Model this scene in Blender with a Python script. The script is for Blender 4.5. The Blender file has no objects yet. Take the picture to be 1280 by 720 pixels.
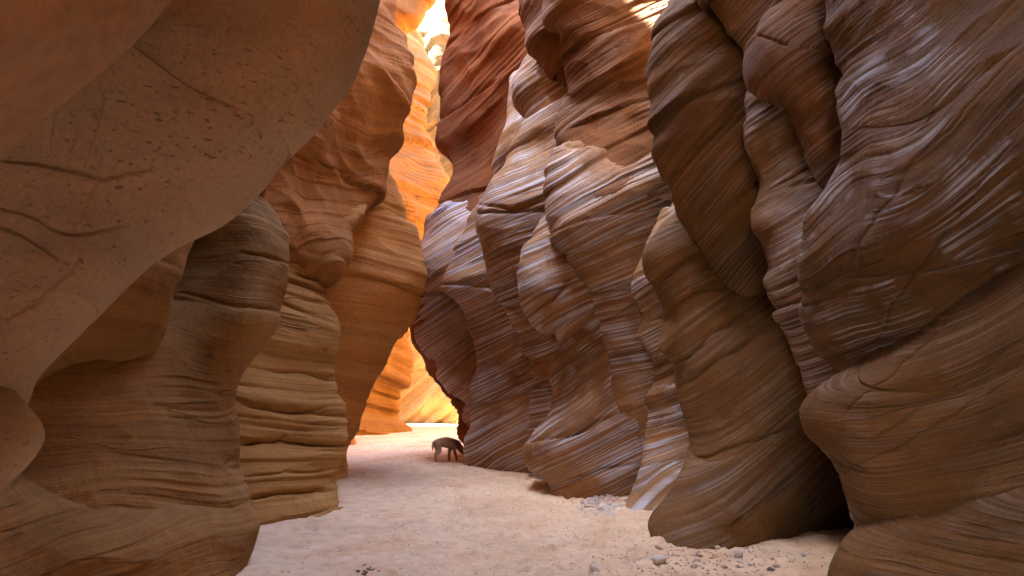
import bpy, bmesh, math, random
import numpy as np
from mathutils import Vector

# ------------------------------------------------------------------ camera, sky, sun, exposure
scene = bpy.context.scene
C = scene.collection
F_PX, W_PX, H_PX = 960.0, 1280.0, 720.0
CAM_Z = 1.5
PITCH = math.atan(137.0 / F_PX)
cam = bpy.data.cameras.new('camera')
cam_o = bpy.data.objects.new('camera', cam)
C.objects.link(cam_o)
cam.sensor_width = 36.0
cam.lens = 36.0 * F_PX / W_PX
cam.clip_start = 0.05
cam.clip_end = 2000.0
cam_o.location = (0, 0, CAM_Z)
cam_o.rotation_euler = (math.radians(90) + PITCH, 0, 0)
scene.camera = cam_o

SUN_EL = math.radians(60)
SUN_AZ = math.radians(278)          # compass bearing of the sun, clockwise from +y: from the left, a little behind the far wall
world = bpy.data.worlds.new('World')
scene.world = world
world.use_nodes = True
wn = world.node_tree.nodes
wn.clear()
sky = wn.new('ShaderNodeTexSky')
sky.sky_type = 'NISHITA'
sky.sun_disc = False
sky.sun_elevation = SUN_EL
sky.sun_rotation = SUN_AZ
sky.altitude = 1400
sky.air_density = 0.75
sky.dust_density = 4.0
sky.ozone_density = 0.3
bg = wn.new('ShaderNodeBackground')
bg.inputs['Strength'].default_value = 0.15
wo = wn.new('ShaderNodeOutputWorld')
world.node_tree.links.new(sky.outputs[0], bg.inputs['Color'])
world.node_tree.links.new(bg.outputs[0], wo.inputs['Surface'])

sun = bpy.data.lights.new('sun', 'SUN')
sun.energy = 4.5
sun.angle = math.radians(0.5)
sun.color = (1.0, 0.94, 0.84)
sun_o = bpy.data.objects.new('sun', sun)
C.objects.link(sun_o)
sd = Vector((math.sin(SUN_AZ) * math.cos(SUN_EL), math.cos(SUN_AZ) * math.cos(SUN_EL), math.sin(SUN_EL)))
sun_o.rotation_euler = sd.to_track_quat('Z', 'Y').to_euler()
sun_o.location = (0, 0, 40)

vs = scene.view_settings
vs.view_transform = 'Standard'
vs.look = 'None'
vs.gamma = 1.0
vs.use_curve_mapping = False
vs.exposure = 5.2

scene.render.engine = 'CYCLES'
cy = scene.cycles
cy.max_bounces = 12
cy.diffuse_bounces = 10
cy.glossy_bounces = 3
cy.use_denoising = True
cy.sample_clamp_indirect = 12.0
try:
    cy.denoiser = 'OPENIMAGEDENOISE'
    cy.denoising_input_passes = 'RGB_ALBEDO_NORMAL'
except Exception:
    pass

# ------------------------------------------------------------------ pixel <-> world
CP, SP = math.cos(PITCH), math.sin(PITCH)

def at(px, py, d):
    """point seen at photo pixel (px, py) lying at ground distance d"""
    a = (px - 640.0) / F_PX
    b = (360.0 - py) / F_PX
    dy = CP - b * SP
    dz = SP + b * CP
    t = d / dy
    return (a * t, d, CAM_Z + dz * t)

def project(p):
    x, y, z = p[..., 0], p[..., 1], p[..., 2] - CAM_Z
    f = y * CP + z * SP
    u = -y * SP + z * CP
    f = np.maximum(f, 0.05)
    return 640.0 + F_PX * x / f, 360.0 - F_PX * u / f

def ground_d(py):
    return CAM_Z / math.tan(math.atan((py - 360.0) / F_PX) - PITCH)

def gp(px, py, z=0.0):
    d = ground_d(py)
    x, y, zz = at(px, py, d)
    return Vector((x, y, z))

# ------------------------------------------------------------------ noise
_rng = np.random.RandomState(7)
_perm = _rng.permutation(256).astype(np.int32)
_perm = np.concatenate([_perm, _perm, _perm])
_g = _rng.normal(size=(256, 3))
_g /= np.linalg.norm(_g, axis=1)[:, None]
_g = _g.astype(np.float32)

def noise3(x, y, z):
    """gradient noise, about -1..1"""
    x = np.asarray(x, np.float32); y = np.asarray(y, np.float32); z = np.asarray(z, np.float32)
    xi = np.floor(x); yi = np.floor(y); zi = np.floor(z)
    fx = x - xi; fy = y - yi; fz = z - zi
    xi = xi.astype(np.int32) & 255; yi = yi.astype(np.int32) & 255; zi = zi.astype(np.int32) & 255
    u = fx * fx * fx * (fx * (fx * 6 - 15) + 10)
    v = fy * fy * fy * (fy * (fy * 6 - 15) + 10)
    w = fz * fz * fz * (fz * (fz * 6 - 15) + 10)
    def cnr(i, j, k):
        g = _g[_perm[_perm[_perm[xi + i] + yi + j] + zi + k]]
        return g[..., 0] * (fx - i) + g[..., 1] * (fy - j) + g[..., 2] * (fz - k)
    def lx(j, k):
        a = cnr(0, j, k); b = cnr(1, j, k)
        return a + u * (b - a)
    a = lx(0, 0); b = lx(1, 0); c = lx(0, 1); d = lx(1, 1)
    ab = a + v * (b - a); cd = c + v * (d - c)
    return (ab + w * (cd - ab)) * 1.5

def fbm(x, y, z, oct=4, gain=0.5):
    r = 0.0; a = 1.0; f = 1.0
    for i in range(oct):
        r = r + a * noise3(x * f + 11.3 * i, y * f + 4.7 * i, z * f - 7.1 * i)
        a *= gain; f *= 2.03
    return r

_tab = _rng.uniform(-1, 1, 4096).astype(np.float32)

def steps1(h, sharp=0.3, off=0):
    """1-D beds: flat steps of random offset with rounded edges"""
    i = np.floor(h); f = h - i
    i = i.astype(np.int64)
    t = np.clip((f - 0.5) / sharp + 0.5, 0, 1)
    t = t * t * (3 - 2 * t)
    a = _tab[(i + off) & 4095]; b = _tab[(i + 1 + off) & 4095]
    return a + (b - a) * t

def ledge(h, off=0, w=0.15):
    """1-D laminae: each stands proud at its foot over an undercut and slopes back upward, by a random amount"""
    i = np.floor(h); f = h - i
    i = i.astype(np.int64)
    a = np.abs(_tab[(i + off) & 4095]); b = np.abs(_tab[(i - 1 + off) & 4095])
    up = np.clip(f / w, 0, 1); up = up * up * (3 - 2 * up)
    return a * up * (1 - f) - 0.25 * b * (1 - up)

def sstep(a, b, x):
    t = np.clip((x - a) / (b - a), 0, 1)
    return t * t * (3 - 2 * t)

# ------------------------------------------------------------------ mesh helpers
def link(o, parent=None):
    C.objects.link(o)
    if parent is not None:
        o.parent = parent
    return o

def tag(o, label=None, cat=None, group=None, kind=None):
    if label:
        o['label'] = label
        o['kind'] = 'thing'
    if cat: o['category'] = cat
    if group: o['group'] = group
    if kind: o['kind'] = kind
    return o

def empty(name, loc=(0, 0, 0)):
    o = bpy.data.objects.new(name, None)
    o.location = loc
    o.empty_display_size = 0.2
    return link(o)

def grid_mesh(name, P, attr=None, smooth=True, flip=False):
    nv, nu = P.shape[:2]
    me = bpy.data.meshes.new(name)
    idx = np.arange(nv * nu, dtype=np.int32).reshape(nv, nu)
    if flip:
        q = np.stack([idx[:-1, :-1], idx[1:, :-1], idx[1:, 1:], idx[:-1, 1:]], -1)
    else:
        q = np.stack([idx[:-1, :-1], idx[:-1, 1:], idx[1:, 1:], idx[1:, :-1]], -1)
    q = q.reshape(-1, 4)
    me.vertices.add(nv * nu)
    me.vertices.foreach_set('co', np.ascontiguousarray(P, np.float32).ravel())
    me.loops.add(q.size)
    me.loops.foreach_set('vertex_index', q.ravel())
    me.polygons.add(len(q))
    me.polygons.foreach_set('loop_start', np.arange(0, q.size, 4, dtype=np.int32))
    me.update(calc_edges=True)
    me.polygons.foreach_set('use_smooth', np.full(len(q), smooth))
    if attr is not None:
        a = me.attributes.new('bed', 'FLOAT_VECTOR', 'POINT')
        a.data.foreach_set('vector', np.ascontiguousarray(attr, np.float32).ravel())
    me.validate()
    return me

def hermite(X, K, Q):
    """X knots (n,), K values (n, ...), Q queries (m,): non-uniform Catmull-Rom, softened against overshoot"""
    n = len(X)
    m = np.zeros_like(K)
    dX = np.diff(X)
    S = np.diff(K, axis=0) / dX.reshape((-1,) + (1,) * (K.ndim - 1))
    m[0] = S[0]; m[-1] = S[-1]
    if n > 2:
        w0 = dX[1:].reshape((-1,) + (1,) * (K.ndim - 1)); w1 = dX[:-1].reshape((-1,) + (1,) * (K.ndim - 1))
        m[1:-1] = (S[:-1] * w0 + S[1:] * w1) / (w0 + w1)
    i = np.clip(np.searchsorted(X, Q, side='right') - 1, 0, n - 2)
    t = (Q - X[i]) / dX[i]
    sh = (-1,) + (1,) * (K.ndim - 1)
    t = t.reshape(sh); h = dX[i].reshape(sh)
    return ((2*t**3 - 3*t**2 + 1) * K[i] + (t**3 - 2*t**2 + t) * h * m[i]
            + (-2*t**3 + 3*t**2) * K[i+1] + (t**3 - t**2) * h * m[i+1])

def seg_dist(px, py, poly):
    """signed distance in pixels to a polyline (positive below it), and the fraction along it"""
    best = np.full(px.shape, 1e9, np.float32); fr = np.zeros(px.shape, np.float32); sg = np.ones(px.shape, np.float32)
    n = len(poly) - 1
    for k in range(n):
        (ax, ay), (bx, by) = poly[k], poly[k + 1]
        vx, vy = bx - ax, by - ay
        t = np.clip(((px - ax) * vx + (py - ay) * vy) / (vx * vx + vy * vy), 0, 1)
        d = np.hypot(px - ax - t * vx, py - ay - t * vy)
        m = d < best
        best = np.where(m, d, best); fr = np.where(m, (k + t) / n, fr)
        sg = np.where(m, np.sign(vx * (py - ay) - vy * (px - ax)), sg)
    return best * sg, fr

SEED = [0]
def rock(name, ribs, mat, side, parent=None, H=None, drift=0.6, tuck=True, q=1.7, dip=20, ydip=0.0, sc=1.0,
         lump=0.05, bed=0.05, bed2=0.02, lam=0.012, fine=0.004, warp=0.24, xbed=7, straight=1.0, grooves=(), back=(35, 90),
         outward=(1.2, 6.0), foot=True):
    """A lofted rock body. ribs: [[(px, py, distance), ...] ...] from the outer edge of the body inward, each from top to
    bottom.  side=+1: the body lies on the right wall, -1: on the left.  The far side of the edge, the run behind the next
    body, and the climb up to the plateau are added here so that the body closes and shades the slot."""
    SEED[0] += 1
    so = SEED[0] * 17.31
    R = [list(r) for r in ribs]
    # the body turns round its edge and runs back, out of sight
    e = R[0]
    b1 = [(x + side * back[0] * .4, y, d * 1.035 + 0.12) for x, y, d in e]
    b2 = [(x + side * back[1], y, d * 1.2 + 0.5) for x, y, d in e]
    R = [b2, b1] + R
    if H is None and tuck:
        R = [[(r[0][0] + side * 25, r[0][1] - 30, r[0][2] * 1.16 + 0.2)] + r for r in R]
    V = []
    for r in R:
        V.append(np.array([at(*p) for p in r], np.float64))
    # inward end
    V.append(V[-1] + np.array([side * outward[0], 0.4, 0]))
    V.append(V[-1] + np.array([side * outward[1], 0.6, 0]))
    # rows: per rib arclength in pixels of the middle edge rib
    pix = [np.array([(p[0], p[1]) for p in r], np.float64) for r in R]
    length = max(np.abs(np.diff(p, axis=0)).max(axis=1).sum() for p in pix[2:])
    nv = int(max(24, min(620, length / q)))
    vq = np.linspace(0, 1, nv)
    cols = []
    for k, w in enumerate(V):
        pp = pix[min(k, len(pix) - 1)]
        s = np.concatenate([[0], np.cumsum(np.hypot(*np.diff(pp, axis=0).T) + 1e-3)])
        s /= s[-1]
        c = hermite(s, w, vq)
        kk = k - 2                              # ribs away from the edge run straighter than the edge itself
        if kk > 0:
            sg = min(kk * 20.0, 55.0) * straight / (length / nv)
            n_ = int(min(3 * sg, nv - 2)) + 1
            if sg > 0.5:
                kr = np.exp(-0.5 * (np.arange(-n_, n_ + 1) / sg) ** 2); kr /= kr.sum()
                pad = np.concatenate([2 * c[:1] - c[n_:0:-1], c, 2 * c[-1:] - c[-2:-n_ - 2:-1]], 0)
                c = np.stack([np.convolve(pad[:, i], kr, 'valid') for i in range(3)], 1)
        cols.append(c)
    K = np.stack(cols, 0)                       # (ribs, nv, 3)
    if H is not None:
        ne = 26
        te = np.linspace(0, 1, ne, endpoint=False)
        p0 = K[:, :1, :]
        top = p0.copy(); top[..., 2] = H; top[..., 0] += side * drift  # unseen climb
        o1 = top + np.array([side * 3.0, 0, 0.8]); o2 = top + np.array([side * 16.0, 0, 2.2])
        kn = np.concatenate([o2, o1, top, p0], 1)          # (ribs, 4, 3)
        ext = np.stack([hermite(np.array([0, .25, .45, 1.0]), kn[k], te) for k in range(len(kn))], 0)
        K = np.concatenate([ext, K], 1)
    if foot:                                    # run below the sand
        f = K[:, -1:, :].copy(); f[..., 2] = np.minimum(f[..., 2] - 0.3, -0.5)
        K = np.concatenate([K, f], 1)
    # columns: spacing from the middle row in pixels
    mid = K[:, int(K.shape[1] * 0.55), :]
    mx, my = project(mid)
    vis = list(range(len(K)))
    gaps = np.hypot(np.diff(mx), np.diff(my))
    counts = []
    for k, g in enumerate(gaps):
        if k >= len(V) - 2 - 0 or k == 0:
            counts.append(6 if k else 8)
        else:
            w = np.abs(np.diff(np.stack([project(K[k])[0], project(K[k + 1])[0]]), axis=0)).max() if k < len(V) - 2 else g
            counts.append(int(np.clip(max(g, min(w, 160)) / q, 10, 260)))
    uq = np.concatenate([np.linspace(k, k + 1, c, endpoint=False) for k, c in enumerate(counts)] + [[len(K) - 1.0]])
    # knots across: chord length of mid row for smooth joins
    ch = np.concatenate([[0], np.cumsum(np.linalg.norm(np.diff(mid, axis=0), axis=1) + 0.05)])
    uw = np.interp(uq, np.arange(len(K)), ch)
    P = hermite(ch, K, uw).transpose(1, 0, 2)   # (rows, cols, 3)
    # normals
    du = np.gradient(P, axis=1); dv = np.gradient(P, axis=0)
    N = np.cross(du, dv)
    N /= np.linalg.norm(N, axis=2, keepdims=True) + 1e-9
    mp = P[P.shape[0] // 2, len(uq) // 2]
    view = np.array([0, 0, CAM_Z]) - P
    if (N * view).sum(2)[:, counts[0] + counts[1]:-12].mean() < 0:
        N = -N
        flip = False
    else:
        flip = True
    x, y, z = (P[..., i].astype(np.float32) for i in range(3))
    k1 = 1.0 / (2.4 * sc)
    wx = noise3(x * k1 + so, y * k1, z * k1); wz = noise3(x * k1, y * k1 + so, z * k1 + 9.2)
    wy = noise3(x * k1 * 2.3 + 5, y * k1 * 2.3, z * k1 * 2.3 + so)
    a0 = math.radians(dip * 0.55)
    hs = (-x * math.sin(a0) + z * math.cos(a0)) / sc + 0.45 * wz + 0.2 * wx + so
    hs = hs / 1.15
    ks = np.floor(hs).astype(np.int64)
    a = np.radians(dip + xbed * _tab[(ks + SEED[0] * 7) & 4095])
    nx, nz = -np.sin(a), np.cos(a)
    h = (x * nx + z * nz + y * ydip + warp * sc * (0.7 * wz + 0.35 * wx + 0.18 * wy)) / sc + 3.7 * (ks & 63)
    s = (x * nz - z * nx) / sc
    t = y / sc
    # scoops with sharp ridges between them, drawn out along the beds
    rg = 1 - 2.2 * np.abs(noise3(hs * 1.0 + 0.3 * wx, s * .5 + so, t * .5)) 
    rg2 = 1 - 2.2 * np.abs(noise3(hs * 2.6 + so, s * 1.1, t * 1.1 + 3))
    D = lump * sc * (1.1 * rg + 0.5 * rg2 + 0.7 * fbm(x * k1 * 1.3 + so, y * k1 * 1.3, z * k1 * 1.3, 4, 0.5) - 0.45)
    es = np.abs(hs - np.floor(hs) - .5)
    D = D - bed * 0.55 * sc * np.exp(-((0.5 - es) / 0.025) ** 2) * (0.3 + 0.7 * sstep(-.2, .3, noise3(s * .6 - 5, t * .6, hs * .2)))
    D = D + bed * 0.5 * sc * _tab[(ks * 3 + SEED[0]) & 4095]
    D = D + bed * sc * steps1(h * 1.9 + 0.15 * wx + so, 0.35, SEED[0] * 37)
    D = D + bed2 * sc * ledge(h * 5.2 + 0.25 * wz, SEED[0] * 91, .14) * (0.35 + 1.2 * sstep(-0.3, 0.5, noise3(s * .35, t * .35 + so, h * .6)))
    m = sstep(-0.15, 0.45, noise3(x * k1 * 1.7, y * k1 * 1.7 - so, z * k1 * 1.7))
    hj = h + 0.02 * noise3(s * 2.2, t * 2.2, h * 3 + so)
    D = D + lam * sc * (1.3 * ledge(hj * 13.3, SEED[0] * 53, .2) + 0.8 * ledge(hj * 27.1, SEED[0] * 29, .25)
                        + 0.8 * noise3(h * 9, s * 0.3, t * 0.3 + so)) * (0.08 + 1.1 * m)
    D = D + fine * sc * (fbm(x * 6 / sc, y * 6 / sc, z * 6 / sc + so, 3) + noise3(h * 46, s * .9, t * .9) * (0.3 + m))
    # narrow weathered joints along some beds
    jj = h * 1.9 + 0.15 * wx + so
    fr = np.abs(jj - np.floor(jj) - 0.5)
    D = D - bed * 0.5 * sc * np.exp(-(fr / 0.03) ** 2) * sstep(0.0, 0.35, noise3(s * .7 + 3, t * .7, np.floor(jj) * 3.7))
    if grooves:
        px, py = project(P)
        wob = noise3(px / 37.0, py / 37.0, so) * 5 + noise3(px / 11.0, py / 11.0, so) * 2
        for poly, wd, dp, *st in grooves:
            dist, f = seg_dist(px + wob, py + wob * 0.6, poly)
            tap = np.minimum(1, 4 * np.minimum(f + .03, 1.03 - f)) * (np.abs(dist) < 60)
            D = D - dp * tap * (0.75 * np.exp(-(dist / (wd * .55)) ** 2) + 0.25 * np.exp(-(dist / (wd * 2.5)) ** 2))
            if st:                       # one lip of the joint stands proud of the other and fades away from it
                D = D + st[0] * tap * np.where(dist > 0, np.exp(-np.abs(dist) / 22.0), 0) * sstep(0, 3, dist)
    P = P + N * D[..., None]
    if parent is not None:
        P = P - np.array(parent.location)
    me = grid_mesh(name, P, np.stack([h, s, t], -1), True, flip)
    me.materials.append(mat)
    o = bpy.data.objects.new(name, me)
    return link(o, parent)

# ------------------------------------------------------------------ materials
class NT:
    def __init__(self, name):
        self.m = bpy.data.materials.new(name)
        self.m.use_nodes = True
        self.t = self.m.node_tree
        self.b = self.t.nodes['Principled BSDF']
    def n(self, kind, **kw):
        nd = self.t.nodes.new(kind)
        for k, v in kw.items():
            setattr(nd, k, v)
        return nd
    def l(self, a, b):
        self.t.links.new(a, b)
    def noise(self, vec, scale, detail=4.0, rough=0.55, dist=0.0):
        nd = self.n('ShaderNodeTexNoise')
        nd.inputs['Scale'].default_value = scale
        nd.inputs['Detail'].default_value = detail
        nd.inputs['Roughness'].default_value = rough
        nd.inputs['Distortion'].default_value = dist
        if vec is not None:
            self.l(vec, nd.inputs['Vector'])
        return nd.outputs['Fac']
    def scale(self, vec, s):
        nd = self.n('ShaderNodeVectorMath', operation='MULTIPLY')
        self.l(vec, nd.inputs[0]); nd.inputs[1].default_value = s
        return nd.outputs[0]
    def ramp(self, fac, stops):
        nd = self.n('ShaderNodeValToRGB')
        cr = nd.color_ramp
        while len(cr.elements) < len(stops):
            cr.elements.new(0.5)
        for e, (p, c) in zip(cr.elements, stops):
            e.position = p
            e.color = tuple(c) + (1,) if len(c) == 3 else c
        self.l(fac, nd.inputs[0])
        return nd.outputs[0]
    def mix(self, fac, a, b, mode='MIX'):
        nd = self.n('ShaderNodeMix', data_type='RGBA', blend_type=mode)
        for sock, v in ((nd.inputs[0], fac), (nd.inputs[6], a), (nd.inputs[7], b)):
            if isinstance(v, (int, float)):
                sock.default_value = v
            elif isinstance(v, tuple):
                sock.default_value = v + (1,) if len(v) == 3 else v
            else:
                self.l(v, sock)
        return nd.outputs[2]
    def math(self, op, a, b=0.0):
        nd = self.n('ShaderNodeMath', operation=op)
        for sock, v in ((nd.inputs[0], a), (nd.inputs[1], b)):
            if isinstance(v, (int, float)):
                sock.default_value = v
            else:
                self.l(v, sock)
        return nd.outputs[0]

def g3(v): return (v, v, v)

def rock_mat(name, dark, mid, light, varnish=0.0, vcol=(0.06, 0.035, 0.025), pale=0.0, pcov=0.5, pcol=(0.5, 0.47, 0.45), grain=1.0,
             band=1.0, bandc=0.55, cracks=0.7, pits=0.0, rough=0.85, spec=0.18, bump=0.5, dist=0.03):
    M = NT(name)
    bed = M.n('ShaderNodeAttribute', attribute_name='bed').outputs['Vector']
    geo = M.n('ShaderNodeTexCoord').outputs['Object']
    n1 = M.noise(M.scale(bed, (5.5 * band, 0.09, 0.09)), 1.0, 8, 0.62, 0.08)
    n2 = M.noise(geo, 0.55, 5, 0.6, 0.6)
    n3 = M.noise(geo, 26.0 * grain, 5, 0.7)
    n4 = M.noise(M.scale(bed, (34.0 * band, 0.35, 0.35)), 1.0, 5, 0.6)
    f = M.math('ADD', M.math('MULTIPLY', n1, 0.62), M.math('MULTIPLY', n2, 0.38))
    col = M.ramp(f, [(0.33, dark), (0.5, mid), (0.66, light)])
    col = M.mix(bandc, col, M.ramp(n4, [(0.3, g3(0.62)), (0.55, g3(1.0)), (0.75, g3(1.22))]), 'MULTIPLY')
    col = M.mix(0.6, col, M.ramp(n3, [(0.25, g3(0.6)), (0.5, g3(1.0)), (0.78, g3(1.25))]), 'MULTIPLY')
    if varnish:
        v1 = M.noise(M.scale(bed, (1.1, 0.7, 0.7)), 1.0, 6, 0.6, 0.8)
        col = M.mix(M.math('MULTIPLY', M.ramp(v1, [(0.46, g3(0)), (0.62, g3(1))]), varnish), col, vcol)
    if pale:  # mineral streaks; blue-grey tints also put sky sheen into the colour
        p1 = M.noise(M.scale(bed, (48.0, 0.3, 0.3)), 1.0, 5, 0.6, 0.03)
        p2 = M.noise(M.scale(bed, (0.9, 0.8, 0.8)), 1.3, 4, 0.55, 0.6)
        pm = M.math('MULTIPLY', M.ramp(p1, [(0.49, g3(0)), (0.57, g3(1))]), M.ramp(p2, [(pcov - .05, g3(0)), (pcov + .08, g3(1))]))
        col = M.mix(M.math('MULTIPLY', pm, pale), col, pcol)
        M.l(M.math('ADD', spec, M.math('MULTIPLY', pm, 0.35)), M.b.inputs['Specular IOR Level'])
    b1 = M.noise(M.scale(bed, (38.0 * band, 0.7, 0.7)), 1.0, 5, 0.65)
    b2 = M.noise(geo, 45.0 * grain, 6, 0.7)
    b3 = M.noise(geo, 9.0 * grain, 5, 0.6)
    hgt = M.math('ADD', M.math('MULTIPLY', b1, 1.0 * band), M.math('ADD', M.math('MULTIPLY', b2, 0.45), M.math('MULTIPLY', b3, 0.8)))
    if cracks:
        cn = M.noise(M.scale(bed, (2.6, 0.22, 0.22)), 1.0, 3, 0.5, 0.15)
        cg = M.noise(geo, 1.4, 4, 0.6)
        cm = M.math('MULTIPLY', M.ramp(M.math('ABSOLUTE', M.math('SUBTRACT', cn, 0.5)), [(0.0, g3(1)), (0.011, g3(0))]), M.ramp(cg, [(0.47, g3(0)), (0.58, g3(1))]))
        hgt = M.math('SUBTRACT', hgt, M.math('MULTIPLY', cm, 2.0 * cracks))
        col = M.mix(M.math('MULTIPLY', cm, 0.5 * cracks), col, (0.045, 0.026, 0.016))
    if pits:
        mp = M.n('ShaderNodeMapping')
        mp.inputs['Rotation'].default_value = (0.2, math.radians(38), 0.3)
        mp.inputs['Scale'].default_value = (12.0, 26.0, 80.0)
        M.l(geo, mp.inputs['Vector'])
        pn = M.noise(mp.outputs[0], 1.0, 2, 0.5, 0.3)
        gate = M.noise(geo, 2.2, 3, 0.5)
        pm = M.math('MULTIPLY', M.ramp(pn, [(0.64, g3(0)), (0.7, g3(1))]), M.ramp(gate, [(0.42, g3(0)), (0.55, g3(1))]))
        pn2 = M.noise(geo, 55.0, 2, 0.5)
        pm = M.math('MAXIMUM', pm, M.math('MULTIPLY', M.ramp(pn2, [(0.7, g3(0)), (0.76, g3(1))]), 0.7))
        hgt = M.math('SUBTRACT', hgt, M.math('MULTIPLY', pm, 2.6 * pits))
        col = M.mix(M.math('MULTIPLY', pm, 0.55 * pits), col, (0.07, 0.04, 0.025))
    bp = M.n('ShaderNodeBump')
    bp.inputs['Strength'].default_value = bump
    bp.inputs['Distance'].default_value = dist
    M.l(hgt, bp.inputs['Height'])
    M.l(bp.outputs[0], M.b.inputs['Normal'])
    M.l(col, M.b.inputs['Base Color'])
    M.b.inputs['Roughness'].default_value = rough
    if not pale:
        M.b.inputs['Specular IOR Level'].default_value = spec
    return M.m

mat_tan = rock_mat('tan_pitted_sandstone', (0.43, 0.32, 0.18), (0.53, 0.41, 0.245), (0.61, 0.485, 0.30), band=0.12, pits=0.9, bump=0.5, dist=0.02, grain=1.8, cracks=0)
mat_near = rock_mat('smooth_brown_sandstone', (0.38, 0.24, 0.125), (0.45, 0.295, 0.155), (0.5, 0.34, 0.19), band=0.1, bump=0.3, dist=0.015, cracks=0)
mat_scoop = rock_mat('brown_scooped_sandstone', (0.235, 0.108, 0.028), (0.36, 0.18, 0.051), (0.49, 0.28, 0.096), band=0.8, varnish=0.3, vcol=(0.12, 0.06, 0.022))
mat_band = rock_mat('ochre_banded_sandstone', (0.28, 0.13, 0.034), (0.43, 0.215, 0.06), (0.54, 0.32, 0.115), band=1.0)
mat_orange = rock_mat('orange_sandstone', (0.44, 0.18, 0.045), (0.56, 0.26, 0.07), (0.62, 0.35, 0.12), band=1.0, varnish=0.2, vcol=(0.2, 0.09, 0.035))
mat_drape = rock_mat('brown_orange_sandstone', (0.28, 0.112, 0.028), (0.42, 0.185, 0.052), (0.52, 0.26, 0.085), band=0.6, varnish=0.35, vcol=(0.15, 0.065, 0.022))
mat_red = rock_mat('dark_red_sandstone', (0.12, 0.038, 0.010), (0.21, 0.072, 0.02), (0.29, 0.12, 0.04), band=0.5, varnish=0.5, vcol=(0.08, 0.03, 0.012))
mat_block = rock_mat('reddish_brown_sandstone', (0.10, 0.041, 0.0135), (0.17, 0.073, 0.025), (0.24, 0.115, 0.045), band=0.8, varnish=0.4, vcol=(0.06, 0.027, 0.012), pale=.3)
mat_grey_sheen = rock_mat('grey_brown_sheen_sandstone', (0.15, 0.07, 0.024), (0.29, 0.15, 0.058), (0.43, 0.275, 0.14), band=1.2, pale=0.75, pcov=.44, pcol=(0.47, 0.52, 0.60), varnish=0.35, vcol=(.075, .034, .014), rough=0.6, spec=0.2)  # pale streaks tinted blue-grey: sky sheen on the ridges painted in
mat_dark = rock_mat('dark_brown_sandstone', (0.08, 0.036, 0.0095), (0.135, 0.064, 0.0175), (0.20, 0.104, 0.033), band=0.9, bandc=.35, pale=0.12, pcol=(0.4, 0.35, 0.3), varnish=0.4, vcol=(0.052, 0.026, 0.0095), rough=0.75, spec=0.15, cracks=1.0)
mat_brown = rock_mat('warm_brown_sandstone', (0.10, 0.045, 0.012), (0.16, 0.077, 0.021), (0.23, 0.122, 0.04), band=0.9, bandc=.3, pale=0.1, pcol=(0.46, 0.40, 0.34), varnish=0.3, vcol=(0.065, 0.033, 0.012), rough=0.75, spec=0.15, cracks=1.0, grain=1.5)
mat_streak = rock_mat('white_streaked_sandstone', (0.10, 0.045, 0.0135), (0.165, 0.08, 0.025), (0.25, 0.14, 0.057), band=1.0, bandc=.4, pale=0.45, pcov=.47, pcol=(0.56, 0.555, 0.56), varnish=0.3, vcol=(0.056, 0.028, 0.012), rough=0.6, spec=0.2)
mat_wall_sheen = rock_mat('diagonal_sheen_sandstone', (0.08, 0.036, 0.0095), (0.13, 0.062, 0.0175), (0.20, 0.107, 0.036), band=0.9, bandc=.4, pale=0.55, pcov=.54, pcol=(0.48, 0.53, 0.60), varnish=0.3, vcol=(0.055, 0.028, 0.011), rough=0.65, spec=0.18, cracks=1.0)  # diagonal streaks paint the sky's reflection on the ledges into the colour
mat_glow = rock_mat('yellow_orange_sandstone', (0.14, 0.066, 0.014), (0.20, 0.105, 0.024), (0.26, 0.155, 0.043), band=1.0, grain=0.3, dist=0.15)
mat_crack = rock_mat('orange_cracked_sandstone', (0.085, 0.038, 0.008), (0.13, 0.064, 0.0145), (0.18, 0.10, 0.028), band=1.0, grain=0.3, dist=0.15)
mat_pink = rock_mat('pink_sandstone', (0.5, 0.3, 0.22), (0.6, 0.38, 0.28), (0.68, 0.46, 0.36), band=1.0, grain=0.3)

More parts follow.
